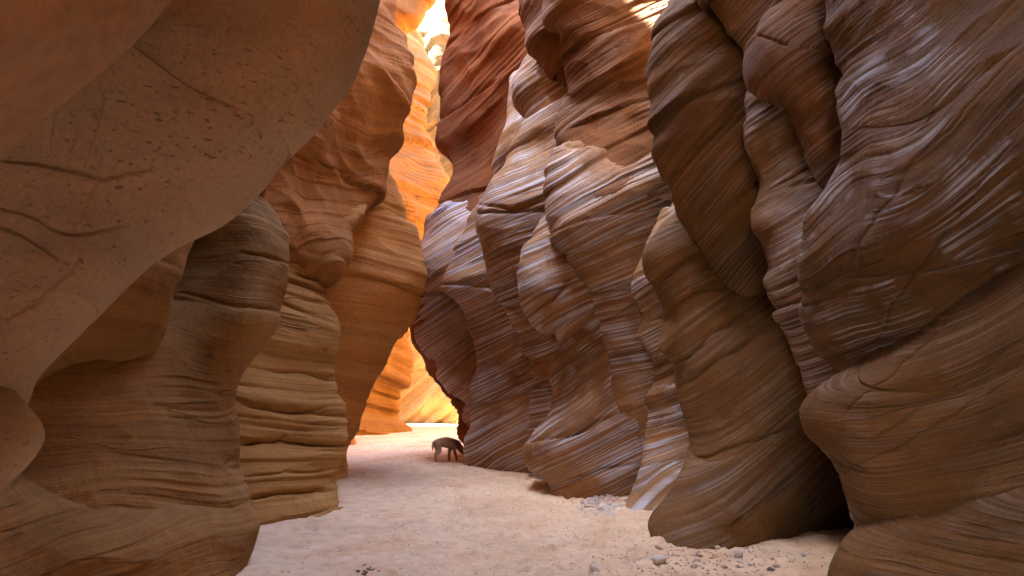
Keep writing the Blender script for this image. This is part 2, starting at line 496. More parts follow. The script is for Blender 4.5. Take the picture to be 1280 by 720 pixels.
# ------------------------------------------------------------------ the ground
def build_ground():
    rng = np.random.RandomState(3)
    xs = np.concatenate([-np.geomspace(60, 7.2, 14), np.linspace(-7, 5.5, 430), np.geomspace(5.7, 60, 14)])
    ys = np.concatenate([np.linspace(-40, 2.6, 12), np.geomspace(3.0, 30, 560), np.linspace(30.3, 62, 60), np.geomspace(66, 160, 6)])
    X, Y = np.meshgrid(xs, ys)
    Z = 0.05 * noise3(X * .35, Y * .35, 1.0 + 0 * X) + 0.022 * fbm(X * 1.7, Y * 1.7, 0 * X + 4, 3)
    # trodden sand: soft scuffs and prints
    Z += 0.014 * noise3(X * 5.5, Y * 3.6, 0 * X + 9) + 0.010 * noise3(X * 11, Y * 7, 0 * X + 2.2)
    # sand banked against the feet of the rock
    for poly in ([(575,586),(640,600),(690,613),(800,617),(783,642),(818,660),(840,690),(930,690),(1070,664)], [(432,596),(426,642),(400,652),(320,664),(312,690),(298,730)]):
        pts = [gp(*q) for q in poly]
        w, _ = seg_dist(X, Y, [(q.x, q.y) for q in pts])
        Z += (.05 + .04 * noise3(X * 1.1, Y * 1.1, 0 * X)) * np.exp(-(np.abs(w) / .4) ** 1.6)
    Q = np.zeros_like(Z)
    for k in range(1900):
        cy = 5.2 + 22 * rng.rand() ** 1.6
        cx = np.interp(cy, [5, 9, 14, 20, 28], [0.6, 0.0, -0.6, -2.0, -4.0]) + rng.normal() * np.interp(cy, [5, 28], [1.6, 1.2])
        if abs(cx) > 5: continue
        a = rng.normal() * 0.55 + (math.pi if rng.rand() < .5 else 0)
        L, Wd, dp = rng.uniform(.1, .16), rng.uniform(.045, .07), rng.uniform(.014, .042)
        i0, i1 = np.searchsorted(ys, [cy - .3, cy + .3]); j0, j1 = np.searchsorted(xs, [cx - .3, cx + .3])
        x = X[i0:i1, j0:j1] - cx; y = Y[i0:i1, j0:j1] - cy
        u = (x * math.cos(a) - y * math.sin(a)) / Wd; v = (x * math.sin(a) + y * math.cos(a)) / L
        r = np.sqrt(u * u + v * v)
        Q[i0:i1, j0:j1] += -dp * np.exp(-(r / .8) ** 4) + dp * .35 * np.exp(-((r - 1.25) / .3) ** 2)
    Z += .05 * np.tanh(Q / .05)
    me = grid_mesh('ground', np.stack([X, Y, Z], -1), np.stack([X, Y, Z], -1), True)
    M = NT('sand')
    geo = M.n('ShaderNodeTexCoord').outputs['Object']
    n1 = M.noise(geo, 0.5, 5, 0.6, 0.4); n2 = M.noise(geo, 5, 5, .65); n3 = M.noise(geo, 140, 4, .7)
    col = M.ramp(n1, [(.36, (.66, .46, .29)), (.52, (.76, .57, .38)), (.66, (.66, .41, .24))])
    col = M.mix(.6, col, M.ramp(n2, [(.3, g3(.66)), (.5, g3(.98)), (.7, g3(1.1))]), 'MULTIPLY')
    col = M.mix(.8, col, M.ramp(n3, [(.28, g3(.55)), (.42, g3(1)), (.75, g3(1.1))]), 'MULTIPLY')
    sp = M.noise(geo, 34, 2, .5)
    gate = M.noise(geo, 1.3, 3, .5)
    spk = M.math('MULTIPLY', M.ramp(sp, [(.66, g3(0)), (.7, g3(1))]), M.ramp(gate, [(.42, g3(.3)), (.6, g3(1))]))
    col = M.mix(M.math('MULTIPLY', spk, .6), col, (.24, .13, .09))
    bp = M.n('ShaderNodeBump'); bp.inputs['Strength'].default_value = .5; bp.inputs['Distance'].default_value = .012
    M.l(M.math('ADD', M.noise(geo, 70, 5, .7), M.math('ADD', M.math('MULTIPLY', M.noise(geo, 16, 4, .6), 1.6), M.math('MULTIPLY', spk, .7))), bp.inputs['Height'])
    M.l(bp.outputs[0], M.b.inputs['Normal']); M.l(col, M.b.inputs['Base Color'])
    M.b.inputs['Roughness'].default_value = .9; M.b.inputs['Specular IOR Level'].default_value = .2
    me.materials.append(M.m)
    o = link(bpy.data.objects.new('ground', me))
    tag(o, kind='structure')
    return xs, ys, Z
GX, GY, GZ = build_ground()

def ground_z(x, y):
    i = np.clip(np.searchsorted(GY, y) - 1, 0, len(GY) - 2); j = np.clip(np.searchsorted(GX, x) - 1, 0, len(GX) - 2)
    fy = (y - GY[i]) / (GY[i+1] - GY[i]); fx = (x - GX[j]) / (GX[j+1] - GX[j])
    return float((GZ[i, j] * (1-fx) + GZ[i, j+1] * fx) * (1-fy) + (GZ[i+1, j] * (1-fx) + GZ[i+1, j+1] * fx) * fy)

# ------------------------------------------------------------------ rock bodies
def off(rib, dx, dd, k0=None, k1=None):
    """a rib beside another one: dx pixels further along the wall, dd metres nearer or farther (number or list top to bottom)"""
    n = len(rib)
    A = np.interp(np.linspace(0, 1, n), np.linspace(0, 1, len(dx)), dx) if isinstance(dx, (list, tuple)) else np.full(n, dx)
    B = np.interp(np.linspace(0, 1, n), np.linspace(0, 1, len(dd)), dd) if isinstance(dd, (list, tuple)) else np.full(n, dd)
    return [(p[0] + a, p[1], p[2] + b) for p, a, b in zip(rib, A, B)]

HR, HL = 18.0, 20.0

# ---- right wall, far to near
t = empty('rock_buttress', (0, 19, 0))
tag(t, 'dark red rock wall with a grey streaked flank, rising beside the dog', 'rock wall')
n = [(558,-110,22),(555,0,21.5),(562,28,21.5),(564,48,21.5),(554,75,21.5),(553,130,21.2),(551,180,21),(566,212,20.5),(557,245,20),(541,275,19.5),
     (528,305,19.2),(520,350,19),(516,390,19),(520,420,19),(540,455,19.4),(560,485,19.8),(577,512,20),(583,545,20),(588,590,20)]
r2 = [(592,-110,21),(585,0,20.4),(596,40,20.1),(586,90,20.5),(592,140,20.0),(588,185,20.2),(598,220,19.6),(590,260,19),(576,300,18.5),
      (560,350,18.2),(552,400,18.3),(562,440,18.7),(592,480,19.1),(608,520,19.3),(618,590,19)]
r3 = [(640,-110,19.6),(632,0,19.2),(622,50,18.6),(630,100,19.3),(618,150,18.8),(628,200,19),(630,250,18.6),(630,330,18.2),(640,420,18),(650,520,17.5),(650,590,17)]
r4 = [(700,-110,18.6),(700,0,18.2),(690,100,18),(690,200,17.8),(700,400,17.6),(700,590,17)]
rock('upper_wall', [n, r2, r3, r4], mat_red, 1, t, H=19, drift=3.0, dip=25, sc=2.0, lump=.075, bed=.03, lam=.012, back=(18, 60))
def part_of(rib, lo, hi, dd=0.0):
    return [(x, y, d + dd) for x, y, d in rib if lo <= y <= hi]
rock('grey_flank', [part_of(n, 240, 900, -.22), part_of(r2, 250, 900, -.3), part_of(r3, 200, 900, -.3), part_of(r4, 200, 900, -.2)], mat_grey_sheen, 1, t, dip=30, sc=1.9, lump=.05, bed=.045, bed2=.02, lam=.012, back=(18, 50))
n = [(646,90,18.8),(640,125,18.5),(632,170,18.2),(612,225,18),(590,275,17.8),(566,320,17.6),(554,348,17.5),(560,370,17.4),(574,386,17.3),(579,410,17.2),
     (589,428,17.2),(592,450,17.1),(586,480,17),(588,515,16.9),(587,550,17),(589,600,17.2)]
r2 = off(n, [30, 34, 36], [-.5, -.8, -.6, -.6])
r3 = off(n, [60, 75, 80], [-1.0, -1.3, -1.5, -1.6])
r4 = off(n, [100, 120, 120], [-1.2, -1.7, -2.2, -2.6])
rock('streaked_slab', [n, r2, r3, r4], mat_grey_sheen, 1, t, dip=22, sc=1.8, lump=.05, bed=.045, bed2=.02, lam=.014, back=(18, 50))

t = empty('rock_buttress', (0.3, 15.5, 0))
tag(t, 'slender striated rock rib with painted blue-grey sheen and a reddish cap, between dark red wall and pale bulge', 'rock rib')
n = [(676,-60,16.5),(668,20,16.3),(662,60,16.2),(650,85,16.1),(641,103,16),(645,122,16),(652,147,15.9),(650,172,15.8),(631,205,15.6),(611,240,15.5),
     (595,278,15.4),(602,313,15.3),(612,340,15.3),(624,370,15.3),(640,398,15.3),(656,422,15.3),(661,446,15.2),(667,475,15.2),(668,510,15.1),(663,560,15),(664,620,14.6)]
r2 = off(n, 26, [-.5, -.6, -.8, -.6, -.6])
r3 = off(n, 62, [-.9, -1.1, -1.3, -1.1, -1.1])
r4 = off(n, 110, [-1.0, -1.4, -1.4, -1.5])
rock('striated_rib', [n, r2, r3, r4], mat_grey_sheen, 1, t, dip=20, sc=1.6, lump=.05, bed=.05, bed2=.022, lam=.016, back=(16, 50),
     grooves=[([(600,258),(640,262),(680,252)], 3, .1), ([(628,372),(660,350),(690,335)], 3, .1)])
n = [(656,-90,15.4),(650,0,15.2),(650,28,15.2),(656,48,15.2),(668,66,15.2),(690,98,15.3),(711,130,15.5),(722,170,15.7),(730,220,16)]
rock('red_cap', [n, off(n, 24, -.5), off(n, 60, -.6), off(n, 110, -.3)], mat_block, 1, t, H=15, drift=3.0, dip=30, sc=1.4, lump=.08, bed=.03, back=(18, 50), foot=False)

t = empty('rock_buttress', (1.6, 13, 0))
tag(t, 'massive pale-streaked rock bulge with a brown hollowed top, behind the thin fin', 'rock buttress')
n = [(692,-110,14.2),(687,0,14),(686,20,14),(702,40,14),(704,70,14),(714,100,14),(717,119,14),(706,140,13.9),(697,165,13.8),(699,188,13.7),(690,207,13.5),
     (681,238,13.3),(680,268,13.2),(690,293,13.3),(697,315,13.6),(707,345,13.8),(716,380,13.9),(722,430,13.8),(720,500,13.5),(715,560,13.2),(710,640,12.8)]
r2 = [(720,-110,13.5),(712,0,13.3),(718,35,13.2),(732,70,13.4),(742,110,13.5),(742,140,13.4),(732,170,13.2),(726,195,12.9),(716,225,12.5),(715,260,12.3),(724,290,12.3),
      (734,318,12.55),(745,345,12.75),(752,380,12.85),(755,430,12.9),(750,500,12.9),(745,560,12.7),(740,640,12.4)]
r3 = [(780,-110,12.9),(770,0,12.8),(775,60,12.9),(790,120,13.0),(790,170,12.7),(780,200,12.3),(772,240,11.9),(775,275,12.0),(790,305,12.25),(800,340,12.3),(800,400,12.3),(795,500,12.2),(790,560,12.2),(788,640,12.1)]
r4 = [(850,-110,12.5),(850,0,12.5),(850,100,12.6),(850,200,12.2),(850,250,11.9),(855,290,12.4),(860,400,12.2),(860,520,12),(860,640,11.9)]
r5 = off(r4, 80, .2)
rock('brown_hollow', [part_of(q, -200, 260, .0) for q in (n, r2, r3, r4, r5)], mat_block, 1, t, H=15, drift=3.0, dip=24, sc=1.4, lump=.06, bed=.04, bed2=.016, lam=.012, back=(18, 55), foot=False)
rock('pale_bulge', [part_of(n, 180, 900, -.06), part_of(r2, 165, 900, -.06), part_of(r3, 160, 900, -.06), part_of(r4, 90, 900, -.06), part_of(r5, 90, 900, -.06)], mat_grey_sheen, 1, t, dip=20, sc=1.4, lump=.05, bed=.05, bed2=.022, lam=.016, back=(18, 55),
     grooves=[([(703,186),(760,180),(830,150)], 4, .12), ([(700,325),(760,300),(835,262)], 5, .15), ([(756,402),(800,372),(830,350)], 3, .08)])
n = [(692,262,13.7),(678,280,13.5),(662,304,13.3),(648,338,13.1),(647,366,13.0),(655,390,13.1),(670,408,13.3),(690,420,13.3),(698,434,13.2),(688,461,13.1),
     (694,496,13.1),(689,516,13),(668,543,12.8),(661,565,12.8),(668,583,12.7),(686,600,12.55),(690,640,12.3)]
r2 = off(n, [22, 30, 34, 32], [-.3, -.5, -.4, -.6, -.3])
r3 = off(n, [50, 66, 76, 76], [-.1, -.45, -.5, -.8, -.4])
r4 = off(n, [90, 120, 140, 130], [.2, -.3, -.8, -1.0, -.5])
r5 = off(n, [140, 180, 190, 180], [.5, 0, -.8, -.9, -.6])
rock('streaked_foot', [n, r2, r3, r4, r5], mat_grey_sheen, 1, t, dip=27, sc=1.3, lump=.05, bed=.05, bed2=.02, lam=.014, back=(16, 50),
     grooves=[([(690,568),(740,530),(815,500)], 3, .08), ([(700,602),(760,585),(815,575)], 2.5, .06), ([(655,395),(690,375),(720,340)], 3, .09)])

n = [(852,238,11.9),(840,257,11.7),(822,295,11.6),(806,335,11.5),(798,366,11.5),(804,395,11.5),(803,420,11.5),(813,450,11.5),(815,480,11.4),(819,511,11.3),
     (815,542,11.2),(807,576,11),(796,610,10.8),(785,640,10.5),(778,665,10.2)]
o = rock('rock_fin', [n, off(n, [18, 24, 40], [-.25, -.3, -.3]), off(n, [45, 60, 90], [-.4, -.5, -.6]), off(n, 120, [-.2, -.3, -.3])], mat_grey_sheen, 1, None,
     dip=32, sc=1.1, lump=.035, bed=.05, bed2=.02, lam=.014, back=(14, 40))
tag(o, 'thin pale-edged rock fin with a grey flared foot on the sand beside gravel', 'rock fin')

t = empty('rock_buttress', (2.2, 9, 0))
tag(t, 'broad dark brown rock slab over a rounded knob, its foot jutting onto sand', 'rock buttress')
n = [(862,-110,10.0),(842,0,9.8),(826,30,9.7),(815,65,9.6),(812,110,9.5),(815,145,9.45),(820,180,9.4),(834,220,9.4),(848,240,9.4),(854,268,9.45),
     (872,296,9.5),(888,330,9.65),(900,380,9.8),(900,500,9.9),(900,700,9.2)]
rock('dark_slab', [n, off(n, 28, [-.25, -.3, -.25, 0]), off(n, 80, [-.4, -.5, -.4, .1]), off(n, 140, [-.5, -.6, -.5, .1]), off(n, 220, [-.4, -.5, -.4, .2])],
     mat_dark, 1, t, H=HR, drift=.5, dip=42, sc=1.3, lump=.04, bed=.05, bed2=.015, lam=.008, back=(14, 45), warp=.25,
     grooves=[([(828,235),(870,190),(930,130)], 4, .07)])
n = [(856,250,10.5),(840,275,10.2),(822,300,10),(811,318,9.9),(813,344,9.9),(824,375,9.9),(829,392,9.9),(822,412,9.8),(822,438,9.7),(836,460,9.7),
     (842,485,9.6),(848,510,9.5),(856,535,9.4),(859,568,9.2),(848,597,9),(832,630,8.75),(820,655,8.5),(823,674,8.25),(840,690,8.0),(850,725,7.7)]
r2 = [(890,258,10.4),(880,285,10.0),(868,312,9.7),(860,335,9.6),(862,370,9.5),(866,400,9.4),(862,440,9.3),(872,480,9.2),(884,520,9.0),(890,560,8.8),(886,600,8.5),(872,640,8.15),(866,670,7.95),(872,692,7.8),(880,730,7.6)]
r3 = [(945,300,10.6),(938,345,10.0),(932,385,9.45),(930,420,9.1),(940,460,8.8),(950,520,8.6),(955,570,8.4),(950,620,8.2),(940,655,8.05),(935,685,8.0),(940,730,7.9)]
r4 = [(1010,300,10),(1010,370,9.2),(1010,400,8.6),(1020,500,8.5),(1020,580,8.5),(1015,640,8.6),(1010,672,8.7),(1010,720,8.7)]
r5 = [(1100,220,9),(1100,400,8.5),(1100,560,8.8),(1095,640,9.2),(1090,664,9.5),(1090,700,9.6)]
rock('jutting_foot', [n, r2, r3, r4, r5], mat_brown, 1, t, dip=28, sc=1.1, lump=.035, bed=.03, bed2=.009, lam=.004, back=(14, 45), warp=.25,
     grooves=[([(858,573),(900,560),(1000,532)], 2.5, .05), ([(843,487),(890,455),(960,410)], 3, .06), ([(836,462),(880,425),(925,395)], 2.5, .05)])

t = empty('rock_buttress', (2.6, 8, 0))
tag(t, 'rounded reddish-brown rock block over streaked lobes, tucked behind the three-lobed wall', 'rock buttress')
n = [(962,60,8.7),(945,108,8.5),(939,135,8.4),(937,200,8.3),(949,236,8.3),(941,260,8.2),(940,288,8.1),(950,317,8.1),(957,337,8.1),(953,350,8.0),(960,366,7.9),
     (972,395,7.8),(985,425,7.7),(1000,457,7.6),(1016,490,7.5),(1030,540,7.6),(1050,600,7.6),(1075,690,7.4)]
r2 = [(1000,60,8.2),(980,120,8.0),(972,170,8.1),(968,210,8.1),(975,250,7.9),(966,285,7.6),(974,320,7.7),(982,345,7.6),(982,360,7.45),(990,390,7.4),(1005,425,7.3),(1020,460,7.25),(1040,500,7.2),(1080,600,7.3),(1100,690,7.2)]
r3 = [(1060,60,7.7),(1040,150,7.6),(1030,230,7.6),(1020,290,7.2),(1025,340,7.1),(1030,370,7.0),(1045,420,6.9),(1070,470,6.9),(1120,600,7),(1130,690,7)]
rock('white_streaked_lobe', [n, r2, r3, off(r3, 80, 0)], mat_streak, 1, t, dip=30, sc=.95, lump=.04, bed=.055, bed2=.02, lam=.014, back=(14, 40))
n = [(990,-100,8.0),(972,3,7.8),(951,25,7.8),(945,45,7.8),(941,85,7.8),(944,110,7.8),(964,127,7.7),(982,138,7.5),(986,160,7.4),(992,180,7.4),(1005,205,7.4),
     (1022,232,7.5),(1042,260,7.7),(1062,300,8.0)]
r2 = [(1010,-100,7.6),(992,0,7.4),(974,28,7.35),(968,60,7.3),(970,95,7.3),(985,118,7.25),(1005,135,7.1),(1012,160,7.0),(1018,182,7.0),(1030,205,7.1),(1045,232,7.3),(1066,260,7.5),(1085,300,7.8)]
r3 = [(1060,-100,7.1),(1045,0,6.95),(1035,60,6.9),(1040,110,6.9),(1050,150,6.85),(1060,190,6.9),(1080,240,7.2),(1110,300,7.6)]
rock('rounded_block', [n, r2, r3, off(r3, 80, .1)], mat_block, 1, t, H=HR, drift=-1.8, dip=25, sc=.95, lump=.05, bed=.045, bed2=.018, lam=.01, back=(14, 40), foot=False,
     grooves=[([(948,45),(985,60),(1040,62)], 2.5, .05)])

n = [(852,-110,9.2),(880,0,9.0),(905,32,8.9),(925,52,8.8),(939,68,8.7),(944,95,8.75),(950,130,8.9)]
rock('hanging_shoulder', [n, off(n, 34, -.3), off(n, 80, -.5), off(n, 150, -.5)], mat_block, 1, t, H=HR, drift=-1.4, dip=40, sc=1.0, lump=.05, bed=.04, back=(14, 40), foot=False)

t = empty('rock_buttress', (3, 5.5, 0))
tag(t, 'big brown rock wall of three stacked lobes with diagonal pale streaks of painted sky sheen', 'rock wall')
n = [(1042,-100,6.3),(1031,0,6.2),(1033,30,6.2),(1047,72,6.3),(1050,90,6.3),(1046,115,6.2),(1044,150,6.1),(1044,203,6.1),(1031,235,6.2),(1015,262,6.2),
     (1006,300,6.2),(1003,335,6.2),(1007,360,6.3),(1016,400,6.4),(1035,440,6.5),(1060,480,6.6),(1090,530,6.8)]
r2 = [(1085,-100,5.8),(1072,0,5.7),(1075,60,5.75),(1082,120,5.6),(1085,180,5.5),(1085,230,5.55),(1072,270,5.6),(1062,310,5.6),(1058,350,5.7),(1065,400,5.8),(1085,440,5.9),(1110,480,6.1),(1140,530,6.3)]
r3 = [(1160,-100,5.2),(1150,0,5.1),(1150,100,5.0),(1150,200,4.95),(1140,280,5.0),(1135,340,5.1),(1140,400,5.3),(1160,460,5.6),(1200,530,6)]
r4 = [(1280,-100,4.5),(1275,0,4.4),(1275,120,4.35),(1270,220,4.35),(1265,290,4.5),(1270,340,4.8),(1290,420,5.2),(1300,530,5.5)]
r5 = [(1460,-100,3.6),(1460,100,3.5),(1450,200,3.5),(1450,280,3.7),(1460,400,4.2),(1480,530,4.6)]
r6 = [(2300,-200,1.4),(2300,100,1.35),(2300,300,1.4),(2300,500,1.6),(2300,700,1.7)]
rock('upper_lobe', [n, r2, r3, r4, r5, r6], mat_wall_sheen, 1, t, H=HR, drift=-2.6, dip=45, sc=.8, lump=.04, bed=.045, bed2=.016, lam=.010, back=(14, 40), foot=False, outward=(.5, 3),  # top leans inward out of view, shaped to darken the near faces
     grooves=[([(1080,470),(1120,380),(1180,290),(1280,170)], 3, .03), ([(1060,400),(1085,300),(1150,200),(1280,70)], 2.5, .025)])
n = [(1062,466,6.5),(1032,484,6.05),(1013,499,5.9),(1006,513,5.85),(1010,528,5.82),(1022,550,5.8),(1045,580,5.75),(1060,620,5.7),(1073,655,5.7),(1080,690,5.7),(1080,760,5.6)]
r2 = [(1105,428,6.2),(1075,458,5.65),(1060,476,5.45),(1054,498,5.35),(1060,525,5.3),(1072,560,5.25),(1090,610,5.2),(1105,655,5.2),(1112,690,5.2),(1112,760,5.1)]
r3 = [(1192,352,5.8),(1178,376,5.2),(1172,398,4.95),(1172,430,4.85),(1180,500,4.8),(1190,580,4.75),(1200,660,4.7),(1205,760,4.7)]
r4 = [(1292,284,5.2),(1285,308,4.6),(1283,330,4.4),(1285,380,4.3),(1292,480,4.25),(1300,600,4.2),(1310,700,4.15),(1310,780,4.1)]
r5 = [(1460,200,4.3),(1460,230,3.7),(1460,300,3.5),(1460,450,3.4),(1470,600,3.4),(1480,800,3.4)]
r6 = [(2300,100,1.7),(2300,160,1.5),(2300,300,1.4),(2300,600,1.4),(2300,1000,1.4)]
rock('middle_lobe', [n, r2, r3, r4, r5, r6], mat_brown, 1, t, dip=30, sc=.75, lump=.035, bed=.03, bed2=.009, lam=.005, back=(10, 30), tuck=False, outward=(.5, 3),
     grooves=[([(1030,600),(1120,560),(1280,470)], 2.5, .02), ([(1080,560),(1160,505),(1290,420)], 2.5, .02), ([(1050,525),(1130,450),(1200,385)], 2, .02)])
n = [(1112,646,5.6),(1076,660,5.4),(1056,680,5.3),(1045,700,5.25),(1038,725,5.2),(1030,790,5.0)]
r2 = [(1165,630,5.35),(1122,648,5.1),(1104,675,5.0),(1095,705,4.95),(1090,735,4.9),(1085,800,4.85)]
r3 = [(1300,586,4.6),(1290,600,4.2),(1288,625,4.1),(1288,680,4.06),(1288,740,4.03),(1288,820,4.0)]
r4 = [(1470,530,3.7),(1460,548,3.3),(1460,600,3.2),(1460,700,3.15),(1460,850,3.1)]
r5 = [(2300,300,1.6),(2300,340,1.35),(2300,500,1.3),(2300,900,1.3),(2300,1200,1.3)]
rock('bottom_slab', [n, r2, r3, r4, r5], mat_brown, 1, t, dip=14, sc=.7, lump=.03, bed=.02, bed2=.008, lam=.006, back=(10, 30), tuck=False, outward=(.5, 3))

# ---- left wall, far to near
n = [(552,-70,26),(540,-12,26),(531,2,26),(519,16,26),(507,30,26),(502,60,26),(490,110,26),(480,200,26),(470,400,26),(440,560,25)]
o = rock('rock_wall', [n, off(n, -25, [-.7, -.9, -.6]), off(n, -60, -1.6), off(n, -120, -2.5)], mat_orange, -1, None, H=24, dip=-10, sc=2.4, lump=.1, bed=.05, back=(14, 40), q=2.2)
tag(o, 'orange-brown rock edge closing the top of the sunlit gap, behind the draped wall', 'rock wall')

n = [(478,150,16.1),(484,205,15.8),(497,245,15.6),(508,275,15.5),(519,305,15.4),(526,345,15.3),(521,385,15.3),(508,410,15.4),(492,428,15.4),(474,466,15.3),
     (457,500,15.2),(443,535,15),(435,565,14.8),(432,600,14.5),(430,640,14)]
o = rock('rock_buttress', [n, off(n, [-20, -26, -22], [-.7, -.8, -.6]), off(n, [-45, -60, -50], [-1.2, -1.6, -1.2]), off(n, [-90, -110, -90], [-1.6, -2.2, -2.0]), off(n, -160, -2.3)],
     mat_orange, -1, None, dip=-4, sc=1.5, lump=.04, bed=.04, bed2=.016, lam=.012, back=(18, 50),
     grooves=[([(455,268),(480,265),(512,280)], 3, .1), ([(440,420),(480,412),(515,395)], 3, .06)])
tag(o, 'orange bulging rock nose behind the banded column, narrowing to its foot', 'rock buttress')

n = [(490,-110,15),(497,0,14.6),(504,28,14.5),(514,55,14.4),(521,80,14.3),(520,100,14.3),(508,130,14.2),(498,155,14.2),(490,188,14.2),(481,212,14.0),
     (464,255,13.5),(440,292,12.6),(420,325,12.0),(411,338,11.9),(405,350,12.4)]
r2 = [(462,-110,14.1),(466,0,13.8),(476,40,13.5),(488,80,13.3),(486,105,13.3),(472,140,13.4),(462,170,13.6),(456,200,13.5),(446,232,13.2),(425,262,12.6),(404,292,11.8),(388,320,11.35),(383,335,11.3),(380,346,11.9)]
r3 = [(405,-110,12.9),(412,0,12.6),(428,60,12.2),(436,105,12.1),(420,150,12.4),(412,185,12.6),(404,215,12.3),(390,245,11.8),(368,270,11.4),(362,292,11.0),(358,320,10.75),(354,333,10.7),(352,344,11.3)]
r4 = [(340,-110,11.6),(345,0,11.3),(370,80,10.9),(376,130,10.8),(362,170,11.0),(350,200,11.2),(346,230,11.0),(335,260,10.6),(325,290,10.2),(320,320,10.1),(318,345,10.5)]
r5 = [(240,-110,10.4),(240,0,10.1),(260,120,9.8),(260,200,9.8),(255,280,9.9),(250,350,10.2)]
o = rock('rock_wall', [n, r2, r3, r4, r5], mat_drape, -1, None, H=18, drift=3.0, dip=28, sc=1.3, lump=.1, bed=.04, bed2=.015, lam=.01, back=(18, 50), foot=False)
tag(o, 'draped brown-orange rock wall overhanging the bulging orange nose', 'rock wall')

n = [(456,258,13.2),(440,285,12.6),(425,310,12.25),(412,338,11.95),(399,368,11.75),(406,386,11.7),(414,402,11.65),(416,440,11.55),(418,470,11.45),(428,508,11.35),(434,533,11.25),
     (435,562,11.1),(427,588,11),(425,600,10.95),(428,618,10.8),(425,640,10.5),(412,668,10.2)]
r2 = off(n, [-30, -28, -26, -24], [-.5, -.5, -.45])
r3 = off(n, [-75, -70, -62, -60], [-1.0, -1.0, -.95, -.9])
r4 = off(n, [-130, -120, -112, -112], [-1.5, -1.5, -1.5, -1.45])
r5 = off(n, -190, [-1.9, -1.9, -2, -1.9])
o = rock('rock_column', [n, r2, r3, r4, r5], mat_band, -1, None, dip=-5, sc=1.15, lump=.03, bed=.075, bed2=.03, lam=.014, back=(16, 45), warp=.14,
     grooves=[([(300,505),(360,512),(432,510)], 2.5, .06), ([(300,552),(360,545),(434,556)], 4, .12), ([(300,625),(360,612),(426,610)], 4, .12),
              ([(300,595),(360,585),(428,588)], 2, .05), ([(360,345),(400,350),(420,352)], 4, .1), ([(340,462),(390,466),(420,478)], 2.5, .06)])
tag(o, 'ochre rock column banded with stepped ledges, its base on the sand', 'rock column')

t = empty('rock_buttress', (-2.5, 7.5, 0))
tag(t, 'dark brown scooped rock wall with a layered nose, beneath the pitted tan overhang', 'rock wall')
n = [(352,188,9.3),(334,225,9),(328,245,8.9),(340,265,8.8),(353,293,8.7),(357,325,8.6),(354,350,8.5),(346,385,8.4),(347,403,8.3),(336,425,8.2),(315,450,8.2),
     (300,475,8.1),(292,508,8),(299,532,7.9),(298,560,7.8),(298,585,7.7),(310,625,7.5),(313,655,7.4),(300,730,7.0)]
r2 = [(322,195,8.8),(312,232,8.4),(306,262,8.2),(312,300,8.0),(312,340,7.9),(310,380,7.6),(306,415,7.5),(286,450,7.6),(270,490,7.4),(268,535,7.2),(268,580,7.0),(276,625,6.8),(276,660,6.75),(265,730,6.5)]
r3 = [(270,225,8.3),(262,270,8.1),(258,310,8.1),(255,350,8.0),(250,390,7.5),(244,430,7.4),(226,470,7.2),(215,520,6.9),(215,570,6.6),(222,620,6.4),(222,660,6.3),(210,730,6.1)]
r4 = [(225,240,8.2),(215,300,8.2),(205,350,8.2),(198,400,7.1),(185,450,6.65),(165,500,6.35),(155,560,6.1),(150,620,5.95),(150,730,5.7)]
r5 = [(100,300,6.5),(90,400,6.0),(80,500,5.45),(70,600,5.2),(60,730,5.1)]
r6 = [(-80,300,5.0),(-90,450,4.7),(-100,600,4.5),(-100,800,4.4)]
rock('layered_nose', [n, r2, r3, r4, r5, r6], mat_scoop, -1, t, H=HL, drift=-1.4, dip=-9, sc=.95, lump=.045, bed=.018, bed2=.012, lam=.010, back=(16, 45), warp=.4,  # top carried up out of view, added as a roof against light
     grooves=[([(210,366),(270,378),(345,388)], 3, .03, .015), ([(300,318),(330,322),(356,330)], 3, .06)])
n = [(256,262,6.9),(240,288,6.75),(236,308,6.65),(226,338,6.55),(212,362,6.5),(212,385,6.5),(206,412,6.8),(202,440,7.3),(200,480,7.8)]
r2 = [(215,285,6.2),(205,312,6.05),(195,345,5.95),(182,378,5.95),(172,410,6.15),(165,450,6.6),(160,500,7.1)]
r3 = [(150,320,5.4),(130,360,5.25),(112,400,5.35),(100,450,5.8),(95,510,6.4)]
r4 = [(40,380,4.4),(15,440,4.55),(0,500,5.1),(0,570,5.8)]
r5 = [(-150,400,3.7),(-160,500,4.1),(-160,600,4.9),(-160,680,5.3)]
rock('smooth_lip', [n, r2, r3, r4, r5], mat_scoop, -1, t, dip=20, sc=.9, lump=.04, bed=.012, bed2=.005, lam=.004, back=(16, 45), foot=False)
n = [(306,622,7.8),(314,636,7.35),(317,656,7.1),(309,690,6.85),(299,725,6.6),(290,780,6.3)]
r2 = [(262,628,7.0),(264,640,6.55),(266,660,6.35),(258,695,6.15),(250,730,6.0),(242,790,5.8)]
r3 = [(150,618,6.3),(150,630,5.7),(150,655,5.5),(145,700,5.35),(140,740,5.3),(135,800,5.2)]
r4 = [(15,572,5.1),(15,588,4.6),(15,620,4.45),(12,680,4.4),(10,740,4.35),(5,820,4.3)]
r5 = [(-200,500,3.9),(-200,525,3.4),(-200,600,3.3),(-200,700,3.2),(-200,900,3.2)]
rock('bottom_ledge', [n, r2, r3, r4, r5], mat_scoop, -1, t, dip=-6, sc=.8, lump=.05, bed=.015, bed2=.008, lam=.004, back=(10, 40), tuck=False)

